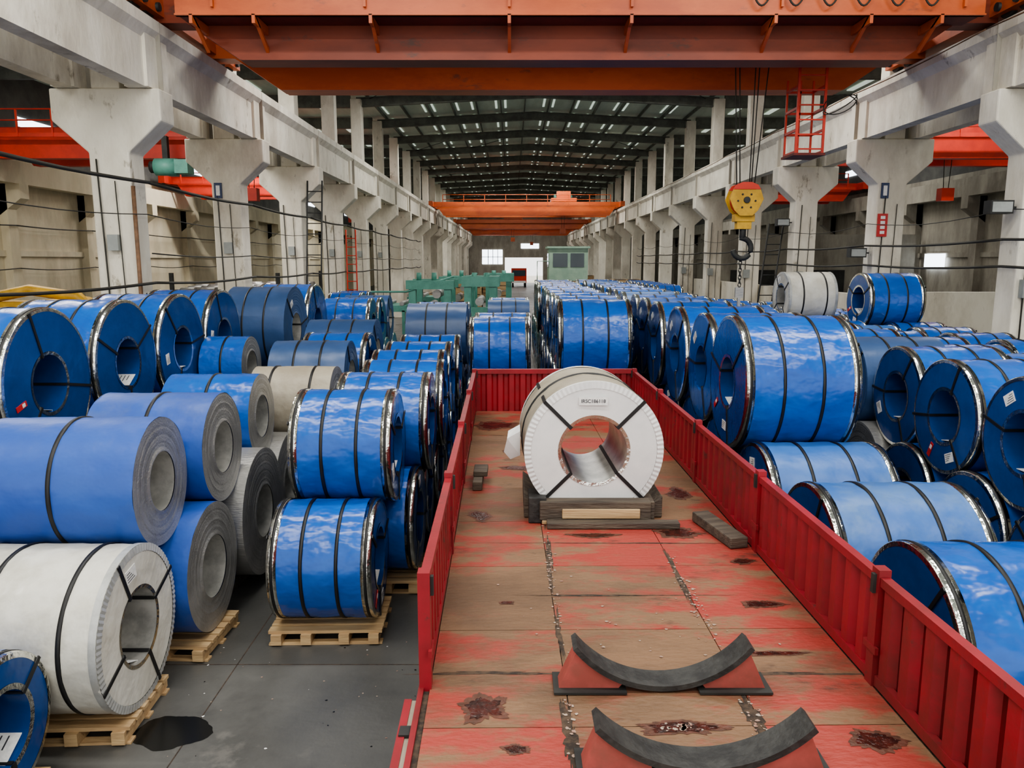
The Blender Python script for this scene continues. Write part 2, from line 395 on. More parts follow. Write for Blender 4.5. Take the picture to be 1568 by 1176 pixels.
def post(mb,x,s,y,h=.68):
    mb.box(x-s*.012,x+s*.055,y-.04,y+.04,BZ-.15,BZ+h,TRK)
    mb.box(x-s*.03,x-s*.012,y-.015,y+.015,BZ+h-.14,BZ+h-.03,DARK)
    mb.box(x-s*.02,x+s*.0,y-.07,y+.07,BZ+.2,BZ+.24,TRK)
mb=MB()
posts=[0.0,2.0,4.0,6.0,7.98]
prev=Y0
for p in [-1.95]+posts:
    side_panel(mb,XR,1,prev+.045,p-.045); post(mb,XR,1,p); prev=p
mb.obj('side_wall_right',parent=TR)
mb=MB(); prev=0.0; post(mb,XL,-1,0.0)
for p in posts[1:]:
    side_panel(mb,XL,-1,prev+.045,p-.045); post(mb,XL,-1,p); prev=p
mb.obj('side_wall_left',parent=TR)
mb=MB()
mb.box(XL-.13,XL-.09,Y0,-.1,BZ-.70,BZ-.02,TRK); mb.box(XL-.10,XL-.06,Y0,-.1,BZ-.07,BZ-.03,PAP)
for y in(-.4,-1.4,-2.6): mb.box(XL-.12,XL-.03,y-.04,y+.04,BZ-.08,BZ-.01,DARK)
mb.obj('lowered_side_panel',parent=TR)
mb=MB()
n=14; st=(XR-XL)/n
for i in range(n):
    a=XL+i*st
    for p,q,yy,y2 in((0,.4,Y1,Y1),(.4,.55,Y1,Y1+.04),(.55,.85,Y1+.04,Y1+.04),(.85,1,Y1+.04,Y1)):
        mb.poly([(a+p*st,yy,BZ),(a+q*st,y2,BZ),(a+q*st,y2,BZ+.64),(a+p*st,yy,BZ+.64)],TRK)
mb.box(XL-.05,XR+.05,Y1-.02,Y1+.06,BZ+.60,BZ+.67,TRK); mb.box(XL-.05,XR+.05,Y1+.045,Y1+.06,BZ-.2,BZ+.62,TRK)
mb.obj('headboard',parent=TR)
mb=MB()
for y in(-2.2,-.9,.4):
    for s,x in((-1,XL+.2),(1,XR-.2)):
        pts=[(-.14,.3),(-.14,.46),(-.1,.5),(.1,.5),(.14,.46),(.14,.3)]
        w=MB(); w.lathe(pts,RUB,40); w.lathe([(-.1,.3),(-.02,.24),(0,.1),(0,.001)],STEEL,40)
        o=len(mb.v); mb.v+=[(vx+x,vy+y,vz+.5) for vx,vy,vz in w.v]; mb.f+=[tuple(o+i for i in f) for f in w.f]
        mb.mi+=[mb.mid(w.mats[i]) for i in w.mi]; mb.sm+=w.sm
mb.obj('wheels',parent=TR)
mb=MB()
for x in(.1,1.45): mb.box(x-.06,x+.06,6.2,6.32,.03,BZ-.1,DARK); mb.box(x-.14,x+.14,6.12,6.4,0,.03,DARK)
mb.obj('landing_gear',parent=TR)

def blob(name,x,y,z,rx,ry,m,seed,n=64,rough=.35,core=None,fine=.5,truck=True):
    mb=MB(); pts=[]
    for i in range(n):
        t=2*math.pi*i/n
        k=1+rough*noise.noise(Vector((math.cos(t)*1.2+seed*5.1,math.sin(t)*1.2,seed)))*1.6+rough*fine*noise.noise(Vector((math.cos(t)*6+seed,math.sin(t)*6,0)))
        pts.append((rx*k*math.cos(t),ry*k*math.sin(t),0))
    mb.poly(pts,m)
    if core: mb.poly([(p[0]*.72,p[1]*.68,.001) for p in pts],core)
    ob=mb.obj(name,(x,y,z))
    if truck: ob.parent=TR; ob.matrix_parent_inverse=TRM
    return ob
for i,(x,y,rx,ry) in enumerate([(-.15,3.77,.13,.13),(.86,3.60,.21,.06),(1.80,3.50,.12,.09),(1.72,5.03,.14,.06),(-.04,5.05,.05,.03),(.71,6.38,.22,.06),(1.83,5.80,.10,.06),(-.25,10.9,.3,.28),(.02,3.42,.07,.04),(1.45,6.45,.20,.12),(.0,9.4,.12,.15),(-.30,6.9,.10,.14),(1.6,4.35,.2,.03),(.1,8.6,.25,.10),(1.7,7.6,.12,.2)]):
    blob('rust_stain',x,y,BZ+.002,rx,ry,OILB,i+1,core=RUST,fine=1.0)
def flakes(name,cx,cy,lx,ly,n):
    mb=MB()
    for i in range(n):
        x=random.gauss(0,lx); y=random.gauss(0,ly); r=random.uniform(.003,.013)
        pts=[(x+r*random.uniform(.6,1.4)*math.cos(t),y+r*random.uniform(.6,1.4)*math.sin(t),0) for t in (0,1.1,2.2,3.3,4.4,5.5)]
        mb.poly(pts,FLAKE)
    ob=mb.obj(name,(cx,cy,BZ+.0045)); ob.parent=TR; ob.matrix_parent_inverse=TRM
flakes('paint_flakes',.30,5.5,.02,.45,80); flakes('paint_flakes',1.27,5.1,.03,.35,90); flakes('paint_flakes',.86,3.60,.07,.02,30)
flakes('paint_flakes',1.27,3.6,.04,.2,50); flakes('paint_flakes',.3,3.7,.02,.2,30); flakes('paint_flakes',.75,4.6,.5,.4,40)
for i,(x,y,rx,ry) in enumerate([(.30,5.9,.022,.5),(.30,4.6,.02,.35),(1.26,3.7,.035,.35),(.29,3.5,.035,.3),(1.25,5.5,.02,.5),(.3,7.0,.02,.4),(-.1,4.12,.4,.015),(1.5,4.12,.5,.015),(.6,5.17,.6,.012),(.9,6.2,.7,.012)]):
    blob('seam_dirt',x,y,BZ+.0012,rx,ry,BEDU,i+30,rough=.6,fine=1.3)

def saddle(xc,yc,R=.60,deg=53,base=.62):
    E=empty('coil_saddle',(xc,yc,BZ+.006))
    mb=MB(); hw=.085; n=28; t0=math.radians(deg)
    cz=.035+R
    ring=[]
    for i in range(n+1):
        t=-t0+2*t0*i/n
        ring.append((math.sin(t),-math.cos(t)))
    for i in range(n):
        q=[]
        for (sx,sz) in(ring[i],ring[i+1]):
            q.append([(sx*R,cz+sz*R),(sx*(R+.03),cz+sz*(R+.03))])
        (i0,o0),(i1,o1)=q
        for y0 in(-hw,hw): mb.poly([(i0[0],y0,i0[1]),(o0[0],y0,o0[1]),(o1[0],y0,o1[1]),(i1[0],y0,i1[1])],RUB)
        mb.poly([(i0[0],-hw,i0[1]),(i1[0],-hw,i1[1]),(i1[0],hw,i1[1]),(i0[0],hw,i0[1])],RUB,True)
        mb.poly([(o0[0],-hw,o0[1]),(o1[0],-hw,o1[1]),(o1[0],hw,o1[1]),(o0[0],hw,o0[1])],RUB,True)
    for j in(0,n):
        a,b=ring[j]; mb.poly([(a*R,-hw,cz+b*R),(a*(R+.03),-hw,cz+b*(R+.03)),(a*(R+.03),hw,cz+b*(R+.03)),(a*R,hw,cz+b*R)],RUB)
    mb.obj('rubber_arc',parent=E)
    mb=MB()
    for s in(-1,1):
        pts=[(s*base,.012),(s*.24,.012)]
        for k in range(6):
            tt=math.radians(20+(deg-3-20)*k/5); pts.append((s*(R+.034)*math.sin(tt),max(.014,cz-(R+.034)*math.cos(tt))))
        mb.prism(pts,-.06,.06,SADR)
        mb.box(*sorted((s*(base+.03),s*.2)),-.11,.11,0,.012,DARK)
    mb.obj('wedge_supports',parent=E)
saddle(.83,4.0,.60,52,.57); saddle(.89,3.3,.68,46,.56)
mb=MB(); mb.box(-.08,.08,-.36,.36,0,.09,WOODD); mb.obj('timber_block',(1.80,6.42,BZ+.005),(0,0,.22),bevel=.01)
mb=MB(); mb.box(-.05,.05,-.3,.3,0,.09,WOODD); mb.box(-.05,.1,-.1,.2,.09,.15,WOODD); mb.obj('timber_block',(-.36,8.0,BZ+.002),bevel=.01)

# ------------------------------------------------------------ building
mb=MB(); mb.box(-30,32,-14,134,-.2,0,FLOOR); mb.obj('floor')
mb=MB()
for x in(-6.2,-2.55,.8): mb.box(x-.005,x+.005,-6,130,.0005,.002,BEDU)
for y in range(-2,130,4): mb.box(-7,-.2,y+.64,y+.65,.0005,.002,BEDU)
mb.obj('floor_joints')
blob('oil_puddle',-2.72,5.62,.003,.29,.22,OIL,3,rough=.2,fine=.25,n=80,truck=False)
mb=MB()
for i in range(70):
    x=random.uniform(-3.0,-.7); y=random.uniform(4.4,7.0); r=random.uniform(.003,.012)
    mb.poly([(x+r*random.uniform(.6,1.5)*math.cos(t),y+r*random.uniform(.6,1.5)*math.sin(t),.0035) for t in(0,1.2,2.4,3.6,4.8)],random.choice([FLAKE,LAB,OIL]))
mb.obj('floor_litter')
ROWS=[9.3+6*i for i in range(21)]
ROWSN=[-2.7,3.3]+ROWS
XLc,XRc=-7.6,10.1
def column(xc,y,m):
    mb=MB()
    a=.38; b=1.03; t=.30
    pts=[(xc-a,0),(xc-a,5.72),(xc-b,6.3),(xc-b,6.88),(xc+b,6.88),(xc+b,6.3),(xc+a,5.72),(xc+a,0)]
    mb.prism(pts,y-t,y+t,m)
    mb.box(xc-.27,xc+.27,y-.25,y+.25,6.88,11.5,m)
    mb.box(xc-.45,xc+.45,y-.37,y+.37,0,.5,m)
    mb.obj('concrete_column',bevel=.03)
for y in ROWSN:
    column(XLc,y,CONC); column(XRc,y,CONC)
def beam(xc,name):
    mb=MB()
    y0,y1=-6,ROWS[-1]
    pts=[(xc-.16,6.885),(xc+.16,6.885),(xc+.16,7.75),(xc+.30,7.92),(xc+.30,8.12),(xc-.30,8.12),(xc-.30,7.92),(xc-.16,7.75)]
    mb.prism(pts,y0,y1,CONC)
    for y in ROWSN:
        mb.box(xc-.22,xc+.22,y-.45,y-.01,6.886,7.9,CONC); mb.box(xc-.22,xc+.22,y+.01,y+.45,6.886,7.9,CONC)
        mb.box(xc-.305,xc+.305,y-.006,y+.006,6.9,8.125,CONCG)
    mb.box(xc-.035,xc+.035,y0,y1,8.12,8.24,DARK); mb.box(xc-.1,xc+.1,y0,y1,8.12,8.14,DARK)
    mb.obj(name)
for xc in(XLc-.68,XLc+.68,XRc-.68,XRc+.68): beam(xc,'crane_runway_beam')
RY0,RY1=-8.7,132.0
rx=(XLc+XRc)/2; ez,rz_=11.75,12.2
def roofz(x): return rz_-(rz_-ez)*abs(x-rx)/(XRc-rx)
mb=MB()
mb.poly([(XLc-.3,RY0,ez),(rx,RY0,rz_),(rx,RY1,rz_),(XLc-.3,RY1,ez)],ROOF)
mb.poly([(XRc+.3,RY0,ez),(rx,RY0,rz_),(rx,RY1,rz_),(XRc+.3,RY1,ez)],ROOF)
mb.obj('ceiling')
mb=MB()
ys_=[RY0+6*i for i in range(24)]
for y in ys_:
    for s,(xa,xb) in((0,(XLc,rx)),(1,(rx,XRc))):
        za,zb=roofz(xa),roofz(xb)
        for dz0,dz1,t in((-.62,-.57,.11),(-.57,-.22,.015),(-.22,-.17,.11)):
            for sg in(-1,1): mb.poly([(xa,y+sg*t,za+dz0),(xb,y+sg*t,zb+dz0),(xb,y+sg*t,zb+dz1),(xa,y+sg*t,za+dz1)],RAFT)
            mb.poly([(xa,y-t,za+dz0),(xb,y-t,zb+dz0),(xb,y+t,zb+dz0),(xa,y+t,za+dz0)],RAFT)
x=XLc+.5; PX=[]
while x<XRc:
    z=roofz(x); mb.box(x-.03,x+.03,RY0,RY1,z-.18,z-.01,RAFT); PX.append(x); x+=1.3
for y in ys_[4::3]:
    for s in(-1,1):
        for a in (0,4.1):
            mb.tube([(rx+s*a,y,roofz(rx+a)-.25),(rx+s*(a+4.1),y+6,roofz(rx+a+4.1)-.25)],.018,DARK,6)
mb.obj('roof_trusses')
mb=MB()
for i,y in enumerate(ys_[:-1]):
    for j,x in enumerate(PX[:-1]):
        for (dx,y0,y1) in((.18,.7,5.3),(.98,.7,5.3)):
            if (i*5+j*3+int(dx*9))%5>=3: continue
            zz=roofz(x+dx)-.02
            mb.poly([(x+dx,y+y0,zz),(x+dx+.12,y+y0,zz),(x+dx+.12,y+y1,zz),(x+dx,y+y1,zz)],SKY_L)
mb.obj('roof_skylight')
WLX,WRX=-21.5,23.5
def hall_wall(x,s,m,name,h=8.2):
    mb=MB()
    mb.box(*sorted((x,x-s*.25)),-8,132,0,h,m)
    for y in ROWSN:
        mb.box(*sorted((x,x+s*.35)),y-.3,y+.3,0,7.0,m)
        mb.prism([(x,5.6),(x+s*.95,6.3),(x+s*.95,6.9),(x,6.9)],y-.3,y+.3,m)
    mb.box(*sorted((x+s*.45,x+s*.9)),-8,132,6.9,7.8,m)
    mb.box(*sorted((x,x+s*.12)),-8,132,3.9,4.15,m); mb.box(*sorted((x,x+s*.08)),-8,132,1.1,1.3,m)
    mb.obj(name)
    mb=MB(); mb.box(*sorted((x-s*.02,x-s*.2)),-8,132,h,11.8,WALLD); mb.obj(name+'_upper')
    mb=MB()
    for y in ROWS: mb.box(*sorted((x,x+s*.03)),y+1.5,y+4.5,9.5,9.9,WIN)
    mb.obj('clerestory_windows')
hall_wall(WLX,1,WALLC,'wall_left'); hall_wall(WRX,-1,CONCG,'wall_right')
for a,b,nm in((WLX-.2,XLc-.3,'left'),(XRc+.3,WRX+.2,'right')):
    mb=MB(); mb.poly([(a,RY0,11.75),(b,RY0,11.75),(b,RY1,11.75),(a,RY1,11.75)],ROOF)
    for y in ys_: mb.box(a,b,y-.1,y+.1,11.1,11.7,RAFT)
    mb.obj('ceiling_bay_'+nm)
    mb=MB()
    for y in ys_[:-1]:
        for k in range(6):
            xx=a+1.5+k*2.0; mb.box(xx,xx+.3,y+1,y+5,11.69,11.73,SKY_L)
    mb.obj('roof_skylight')
EY=131.0
mb=MB()
dx0,dx1,dz=-1.2,5.2,4.3
mb.box(-22,dx0,EY,EY+.3,0,12.9,CONCG); mb.box(dx1,24,EY,EY+.3,0,12.9,CONCG); mb.box(dx0,dx1,EY,EY+.3,dz,12.9,CONCG)
mb.obj('wall_far')
mb=MB()
mb.box(-5.0,-1.6,EY-.06,EY-.02,3.2,5.6,WIN)
mb.box(1.5,4.5,EY-.06,EY-.02,5.8,6.6,WIN)
for x in(-4,-3.2,-2.4): mb.box(x-.05,x+.05,EY-.1,EY-.06,3.2,5.6,DARK)
mb.box(-5,-1.6,EY-.1,EY-.06,4.35,4.45,DARK)
mb.obj('window_1')
mb=MB(); mb.box(-30,32,134,200,-.2,-.02,CONC); mb.obj('yard_ground')
mb=MB(); mb.box(11.0,23.3,24,24.3,0,2.75,CONC); mb.box(10.55,10.75,21.7,45,0,2.7,CONC); mb.obj('partition_wall')
mb=MB()
mb.box(WRX-.22,WRX-.16,42,44,3.3,4.1,WIN); mb.box(WRX-.22,WRX-.16,60,63,3.2,4.4,WIN); mb.obj('window_2')
mb=MB(); mb.box(11.5,23,44.5,44.8,0,5.2,CONCG); mb.box(12.5,15,44.4,44.49,1,3.2,DARK); mb.box(16.5,19,44.4,44.49,1,3.2,DARK); mb.obj('partition_wall')

# ------------------------------------------------------------ overhead cranes
def crane_main():
    E=empty('overhead_crane')
    mb=MB()
    def girder(y0,y1,m):
        zt=8.85; zb=7.58; ze=8.25
        pts=[(-6.95,ze),(-6.3,ze),(-5.3,zb),(7.6,zb),(8.6,ze),(9.4,ze),(9.4,zt),(-6.95,zt)]
        mb.prism(pts,y0,y1,m)
        mb.box(-5.25,7.55,y0-.05,y1+.05,zb-.02,zb,m); mb.box(-6.9,9.4,y0-.05,y1+.05,zt,zt+.03,m)
    girder(15.8,16.3,ORGD); girder(18.45,18.95,ORG)  # near girder gets the darker copy; brighter paint offsets shade on the far one
    mb.obj('girders',parent=E)
    mb=MB()
    mb.box(-6.2,8.7,15.05,15.12,8.16,8.52,ORG); mb.box(-6.2,8.7,15.0,15.12,8.50,8.54,ORG); mb.box(-6.2,8.7,15.0,15.12,8.16,8.19,ORG)
    mb.box(-6.2,8.7,15.12,15.8,8.2,8.24,DRED)
    for x in(-4.75,-2.6,-.05,2.2,4.85,6.6,7.9,-5.9):
        mb.box(x-.03,x+.03,15.0,15.8,8.02,8.18,ORG)
        mb.prism([(15.02,8.16),(15.8,7.7),(15.8,7.8),(15.02,8.2)],x-.03,x+.03,ORG,'X')
    for x in(-2.7,-.05,4.95,8.3,-5.5,2.2): mb.box(x-.025,x+.025,14.98,15.03,8.3,9.6,ORG)
    for z in(8.9,9.3,9.6): mb.tube([(-6.2,15.0,z),(8.7,15.0,z)],.02,ORG,6)
    mb.obj('walkway',parent=E)
    mb=MB()
    for x in(-6.92,9.42):
        mb.box(x-.2,x+.2,14.7,20.0,8.34,8.82,ORG)
        for y in(14.95,15.5,19.2,19.75):
            mb.cyl((x-.06,y,8.45),(x+.06,y,8.45),.2,DARK,24); mb.cyl((x+.06,y,8.45),(x+.26,y,8.45),.08,DARK); mb.cyl((x-.26,y,8.45),(x-.06,y,8.45),.08,DARK)
        mb.box(x-.3,x+.3,14.4,14.7,8.36,8.6,ORG)
    mb.obj('end_trucks',parent=E)
    mb=MB()
    mb.box(4.0,6.7,16.0,18.8,8.92,9.1,RED)
    mb.cyl((4.3,17.4,9.35),(6.2,17.4,9.35),.28,DARK,24); mb.box(6.2,6.7,16.9,17.8,9.1,9.6,RED); mb.box(4.0,4.3,17.0,17.8,9.1,9.6,RED)
    mb.box(4.5,5.6,16.8,17.9,8.82,8.92,DARK)
    mb.obj('hoist_trolley',parent=E)
    mb=MB()
    for (xt,xb) in((4.75,4.95),(4.85,5.02),(5.25,5.22),(5.35,5.26),(5.6,5.32)):
        mb.tube([(xt,17.4,8.85),(xb,17.4,5.2)],.013,CABLE,6)
    mb.obj('hoist_ropes',parent=E)
    mb=MB(); cx,cy,cz=5.12,17.4,5.02
    for dx in(-.12,0,.12):
        w=MB(); w.lathe([(-.035,.001),(-.035,.31),(-.015,.27),(.015,.27),(.035,.31),(.035,.001)],YEL if dx else RED,32)
        R=Matrix.Rotation(math.pi/2,3,'Z')
        o=len(mb.v)
        for vx,vy,vz in w.v:
            q=R@Vector((vx,vy,vz)); mb.v.append((cx+q.x,cy+dx+q.y,cz+q.z))
        mb.f+=[tuple(o+i for i in f) for f in w.f]; mb.mi+=[mb.mid(w.mats[i]) for i in w.mi]; mb.sm+=w.sm
    for dy in(-.19,.19):
        pts=[(cx-.37,cz+.02),(cx-.30,cz+.22),(cx+.30,cz+.22),(cx+.37,cz+.02),(cx+.26,cz-.22),(cx+.14,cz-.34),(cx-.14,cz-.34),(cx-.26,cz-.22)]
        mb.prism(pts,cy+dy-.012,cy+dy+.012,YEL)
        pts=[(cx-.30,cz+.225),(cx-.24,cz+.32),(cx-.1,cz+.38),(cx+.1,cz+.38),(cx+.24,cz+.32),(cx+.30,cz+.225)]
        mb.prism(pts,cy+dy-.016,cy+dy+.016,RED)
        for a in range(6):
            t=a*math.pi/3; mb.cyl((cx+.19*math.cos(t),cy+dy-.03,cz-.02+.16*math.sin(t)),(cx+.19*math.cos(t),cy+dy+.03,cz-.02+.16*math.sin(t)),.022,DARK,8)
    mb.cyl((cx,cy-.24,cz),(cx,cy+.24,cz),.07,DARK)
    mb.box(cx-.22,cx+.22,cy-.12,cy+.12,cz-.46,cz-.3,YEL); mb.box(cx-.16,cx+.16,cy-.1,cy+.1,cz-.62,cz-.46,YEL)
    mb.cyl((cx,cy,cz-.6),(cx,cy,cz-.80),.07,DARK)
    path=[(cx,cy,cz-.76)]
    for i in range(15):
        t=math.radians(95-i*19); path.append((cx+.2*math.cos(t),cy,cz-1.04+.22*math.sin(t)))
    mb.tube(path,.062,DARK,10)
    mb.obj('hook_block',parent=E,bevel=.004)
    mb=MB()
    z=cz-1.28
    for i in range(8):
        zz=z-.08*i; pts=[]
        for k in range(10):
            t=2*math.pi*k/10; a=.032*math.cos(t); b=.055*math.sin(t)
            pts.append((cx-.02+(a if i%2 else 0),cy+(0 if i%2 else a),zz+b))
        mb.tube(pts,.012,DARK,6,closed=True)
    mb.box(cx-.11,cx+.07,cy-.03,cy+.03,z-.85,z-.62,STEEL); mb.box(cx-.05,cx+.01,cy-.03,cy+.03,z-1.15,z-.85,STEEL)
    mb.obj('sling_chain',parent=E)
    mb=MB()
    x0,x1=6.05,6.62; yy=17.0
    for x in(x0,x1): mb.box(x-.025,x+.025,yy-.02,yy+.02,5.95,8.9,RED)
    for i in range(9): mb.box(x0,x1,yy-.015,yy+.015,6.05+.3*i,6.08+.3*i,RED)
    for i in range(4):
        z=5.98+.45*i
        mb.box(x0-.02,x0+.02,yy,yy+.7,z,z+.05,RED); mb.box(x1-.02,x1+.02,yy,yy+.7,z,z+.05,RED); mb.box(x0,x1,yy+.68,yy+.72,z,z+.05,RED)
    for x in(x0,(x0+x1)/2,x1): mb.box(x-.02,x+.02,yy+.68,yy+.72,5.98,7.6,RED)
    mb.box(x0-.05,x1+.05,yy-.05,yy+.75,5.93,5.98,DRED)
    mb.obj('cage_ladder',parent=E)
    mb=MB()
    for i in range(6):
        a=4.3+.62*i; pts=[(a+.5*k/12,14.93,8.72-.42*math.sin(math.pi*k/12)) for k in range(13)]
        mb.tube(pts,.018,CABLE,6)
    mb.tube([(4.0,14.93,8.74),(8.5,14.93,8.74)],.012,DARK,6)
    pts=[(6.9+.35*math.cos(t/3),16.9,6.95+.2*math.sin(t/3*1.1)) for t in range(0,40)]
    mb.tube(pts,.012,CABLE,6)
    mb.obj('festoon_cables',parent=E)
crane_main()
def crane_simple(x0,x1,y,m,tx=None):
    E=empty('overhead_crane'); mb=MB()
    for yy in(y,y+2.4):
        pts=[(x0,8.3),(x0+.5,8.3),(x0+1.0,7.6),(x1-1.0,7.6),(x1-.5,8.3),(x1,8.3),(x1,8.75),(x0,8.75)]
        mb.prism(pts,yy,yy+.45,m)
    for x in(x0,x1): mb.box(x-.18,x+.18,y-1,y+4,8.3,8.75,m); mb.cyl((x-.06,y-.7,8.45),(x+.06,y-.7,8.45),.19,DARK); mb.cyl((x-.06,y+3.7,8.45),(x+.06,y+3.7,8.45),.19,DARK)
    mb.box(x0+.5,x1-.5,y-.6,y-.55,8.3,8.45,m)
    for k in range(9):
        x=x0+1+(x1-x0-2)*k/8; mb.box(x-.03,x+.03,y-.62,y-.56,8.3,9.3,m)
    mb.tube([(x0+1,y-.6,9.3),(x1-1,y-.6,9.3)],.03,m,6); mb.tube([(x0+1,y-.6,8.9),(x1-1,y-.6,8.9)],.03,m,6)
    mb.obj('bridge',parent=E)
    t=tx or (x0+x1)/2
    mb=MB(); mb.box(t-1.1,t+1.1,y+.2,y+2.6,8.8,9.1,m); mb.box(t-.6,t+.6,y+.6,y+1.4,9.1,9.7,m); mb.cyl((t-.8,y+1.8,9.3),(t+.8,y+1.8,9.3),.25,TEAL)
    for dx in(-.2,.2): mb.tube([(t+dx,y+1.4,8.8),(t+dx*.5,y+1.4,6.6)],.015,CABLE,6)
    mb.box(t-.25,t+.25,y+1.2,y+1.6,6.1,6.6,m)
    mb.obj('trolley',parent=E)
    return E
crane_simple(XLc+.68,XRc-.68,68,ORG,4.5); crane_simple(XLc+.68,XRc-.68,96,ORG,0.1); crane_simple(XLc+.68,XRc-.68,118,ORG,3)
EL=crane_simple(WLX+.68,XLc-.68,30.5,RED,-10.5); crane_simple(WLX+.68,XLc-.68,48,RED,-10); crane_simple(XRc+.68,WRX-.68,30.5,RED,17.5); crane_simple(XRc+.68,WRX-.68,52,RED,14)
mb=MB(); mb.cyl((-13.4,29.9,7.2),(-12.6,29.9,7.2),.32,TEAL,24); mb.box(-12.6,-12.1,29.6,30.2,6.95,7.45,TEAL); mb.box(-13.1,-12.9,29.8,30.0,7.5,8.32,DARK); mb.cyl((-13.6,29.9,7.2),(-13.4,29.9,7.2),.22,DARK,20)
mb.obj('gearmotor',parent=EL)

# ------------------------------------------------------------ services
def sag(mb,x,z,y0,y1,r,dz=.06,m=CABLE):
    y=y0
    while y<y1:
        ye=min(y+6,y1)
        mb.tube([(x,y+(ye-y)*k/6,z-dz*math.sin(math.pi*k/6)) for k in range(7)],r,m,6); y=ye
mb=MB()
sag(mb,-7.02,5.2,3.3,60,.035); sag(mb,-7.02,3.28,3.3,60,.03); sag(mb,-7.05,3.85,15.3,60,.015)
sag(mb,-7.1,4.6,9.3,60,.010,.10)
mb.obj('cable_run')
mb=MB(); sag(mb,WLX+.45,5.2,9.3,80,.03,.05); sag(mb,WLX+.45,3.4,9.3,80,.025,.1); mb.obj('cable_run')
mb=MB()
sag(mb,9.6,4.12,3.3,60,.03); sag(mb,9.6,3.6,3.3,60,.03); sag(mb,9.64,4.7,9.3,60,.010,.15)
mb.obj('cable_run')
mb=MB(); sag(mb,8.9,8.0,3.3,60,.014,.05,RPIPE)
mb.obj('crane_conductor_line')
mb=MB()
for y in ROWS[1:7]:
    for (dx,r,z0,z1) in((-.2,.015,1.0,5.6),(.12,.01,.5,5.2)):
        mb.tube([(XLc+dx,y-.33,z0),(XLc+dx+.02,y-.33,(z0+z1)/2),(XLc+dx-.03,y-.33,z1)],r,CABLE,6)
        mb.tube([(XRc+dx,y-.33,z0),(XRc+dx-.02,y-.33,(z0+z1)/2),(XRc+dx+.03,y-.33,z1)],r,CABLE,6)
    mb.box(XLc-.1,XLc+.1,y-.42,y-.31,3.9,4.2,GREYB)
    mb.box(XRc-.3,XRc-.05,y-.45,y-.31,3.0,3.35,GREYB)
mb.obj('column_wiring')
mb=MB(); mb.tube([(-7.14,14.90,0),(-7.14,14.90,5.1)],.04,RPIPE,8); mb.obj('conduit_pipe')
def ladder(name,x,y,z0,z1,w,m,lean=0):
    mb=MB()
    for dx in(-w/2,w/2): mb.tube([(x+dx+lean,y,z0),(x+dx,y,z1)],.03,m,6)
    n=int((z1-z0)/.35)
    for i in range(1,n):
        t=i/n; mb.tube([(x-w/2+lean*(1-t),y,z0+(z1-z0)*t),(x+w/2+lean*(1-t),y,z0+(z1-z0)*t)],.02,m,6)
    mb.obj(name)
ladder('steel_ladder',-6.70,26.9,0,6.4,.5,DARK,-.3); ladder('steel_ladder',9.3,27.6,0,5.0,.5,DARK,-.5); ladder('red_ladder',-6.75,32.8,0,5.0,.4,RED)
mb=MB(); mb.box(9.76,10.02,20.955,20.99,4.35,4.95,REDSIGN)
for k in range(4): mb.box(9.83,9.95,20.945,20.955,4.42+.13*k,4.5+.13*k,LAB)
mb.obj('safety_sign')
PB=mat('plate_blue',(.03,.05,.12),rough=.5)
for (xx,yy) in((9.8,14.96),(9.8,20.96),(-7.9,20.96)):
    mb=MB(); mb.box(xx,xx+.2,yy,yy+.03,5.35,5.75,PB); mb.box(xx+.05,xx+.15,yy-.01,yy,5.42,5.68,LAB); mb.obj('column_number_plate')
def lampf(x,y,z):
    mb=MB(); mb.box(x-.22,x+.22,y-.12,y+.12,z,z+.25,DARK); mb.box(x-.19,x+.19,y-.13,y-.12,z+.03,z+.22,GREYB); mb.box(x-.02,x+.33,y-.02,y+.02,z+.1,z+.14,DARK); mb.obj('floodlight')
lampf(9.36,15.15,4.6); lampf(9.36,27.2,4.9); lampf(9.36,21.2,3.8)
def machine(x0,y0):
    E=empty('steel_slitting_machine',(x0,y0,0)); mb=MB()
    mb.box(0,3.6,0,3,0,.6,TEAL)
    for x in(.1,1.5,2.3,3.3):
        for y in(.2,2.4): mb.box(x,x+.28,y,y+.35,.6,2.75,TEAL)
    for y in(.15,2.35): mb.box(0,1.9,y,y+.45,2.6,2.95,TEAL); mb.box(2.2,3.7,y,y+.45,2.7,3.1,TEAL)
    for x,z in((.9,1.2),(.9,1.9),(1.2,2.4),(2.9,1.4),(2.9,2.1)): mb.cyl((x,.3,z),(x,2.6,z),.17,STEEL,20)
    mb.box(.3,.8,-.3,.2,.9,1.7,TEAL); mb.box(2.5,3.3,-.2,.2,1.0,1.9,TEAL)
    for x in(.5,1.1,2.7,3.2): mb.cyl((x,.4,2.95),(x,.4,3.25),.1,TEAL)
    mb.box(-1.6,0,.3,2.4,1.7,1.95,TEAL)
    for x in(-1.5,-.8,-.2): mb.box(x,x+.12,.3,.45,0,1.75,TEAL); mb.cyl((x,.3,2.02),(x,2.4,2.02),.09,STEEL)
    mb.tube([(-1.6,.2,2.5),(0,.2,2.5),(1.9,.2,3.1)],.04,TEAL,8)
    mb.obj('frame_and_rollers',parent=E)
machine(-4.2,30.5); machine(-3.6,38)
E=empty('crane_control_cabin',(1.9,40,0)); mb=MB()
mb.box(0,2.0,0,2,2.7,4.35,PG); mb.box(-.1,2.1,-.1,2.1,4.35,4.45,PG); mb.box(.2,.95,-.02,0,3.4,4.1,GLS); mb.box(1.1,1.8,-.02,0,3.4,4.1,GLS); mb.box(-.02,0,.3,1.6,3.4,4.1,GLS)
for x in(.1,1.8):
    for y in(.1,1.8): mb.box(x,x+.12,y,y+.12,0,2.7,PG)
mb.tube([(-.6,0,2.7),(-.6,0,3.7),(0,0,3.7)],.03,PG,6); mb.box(-.6,0,0,1,2.65,2.72,PG)
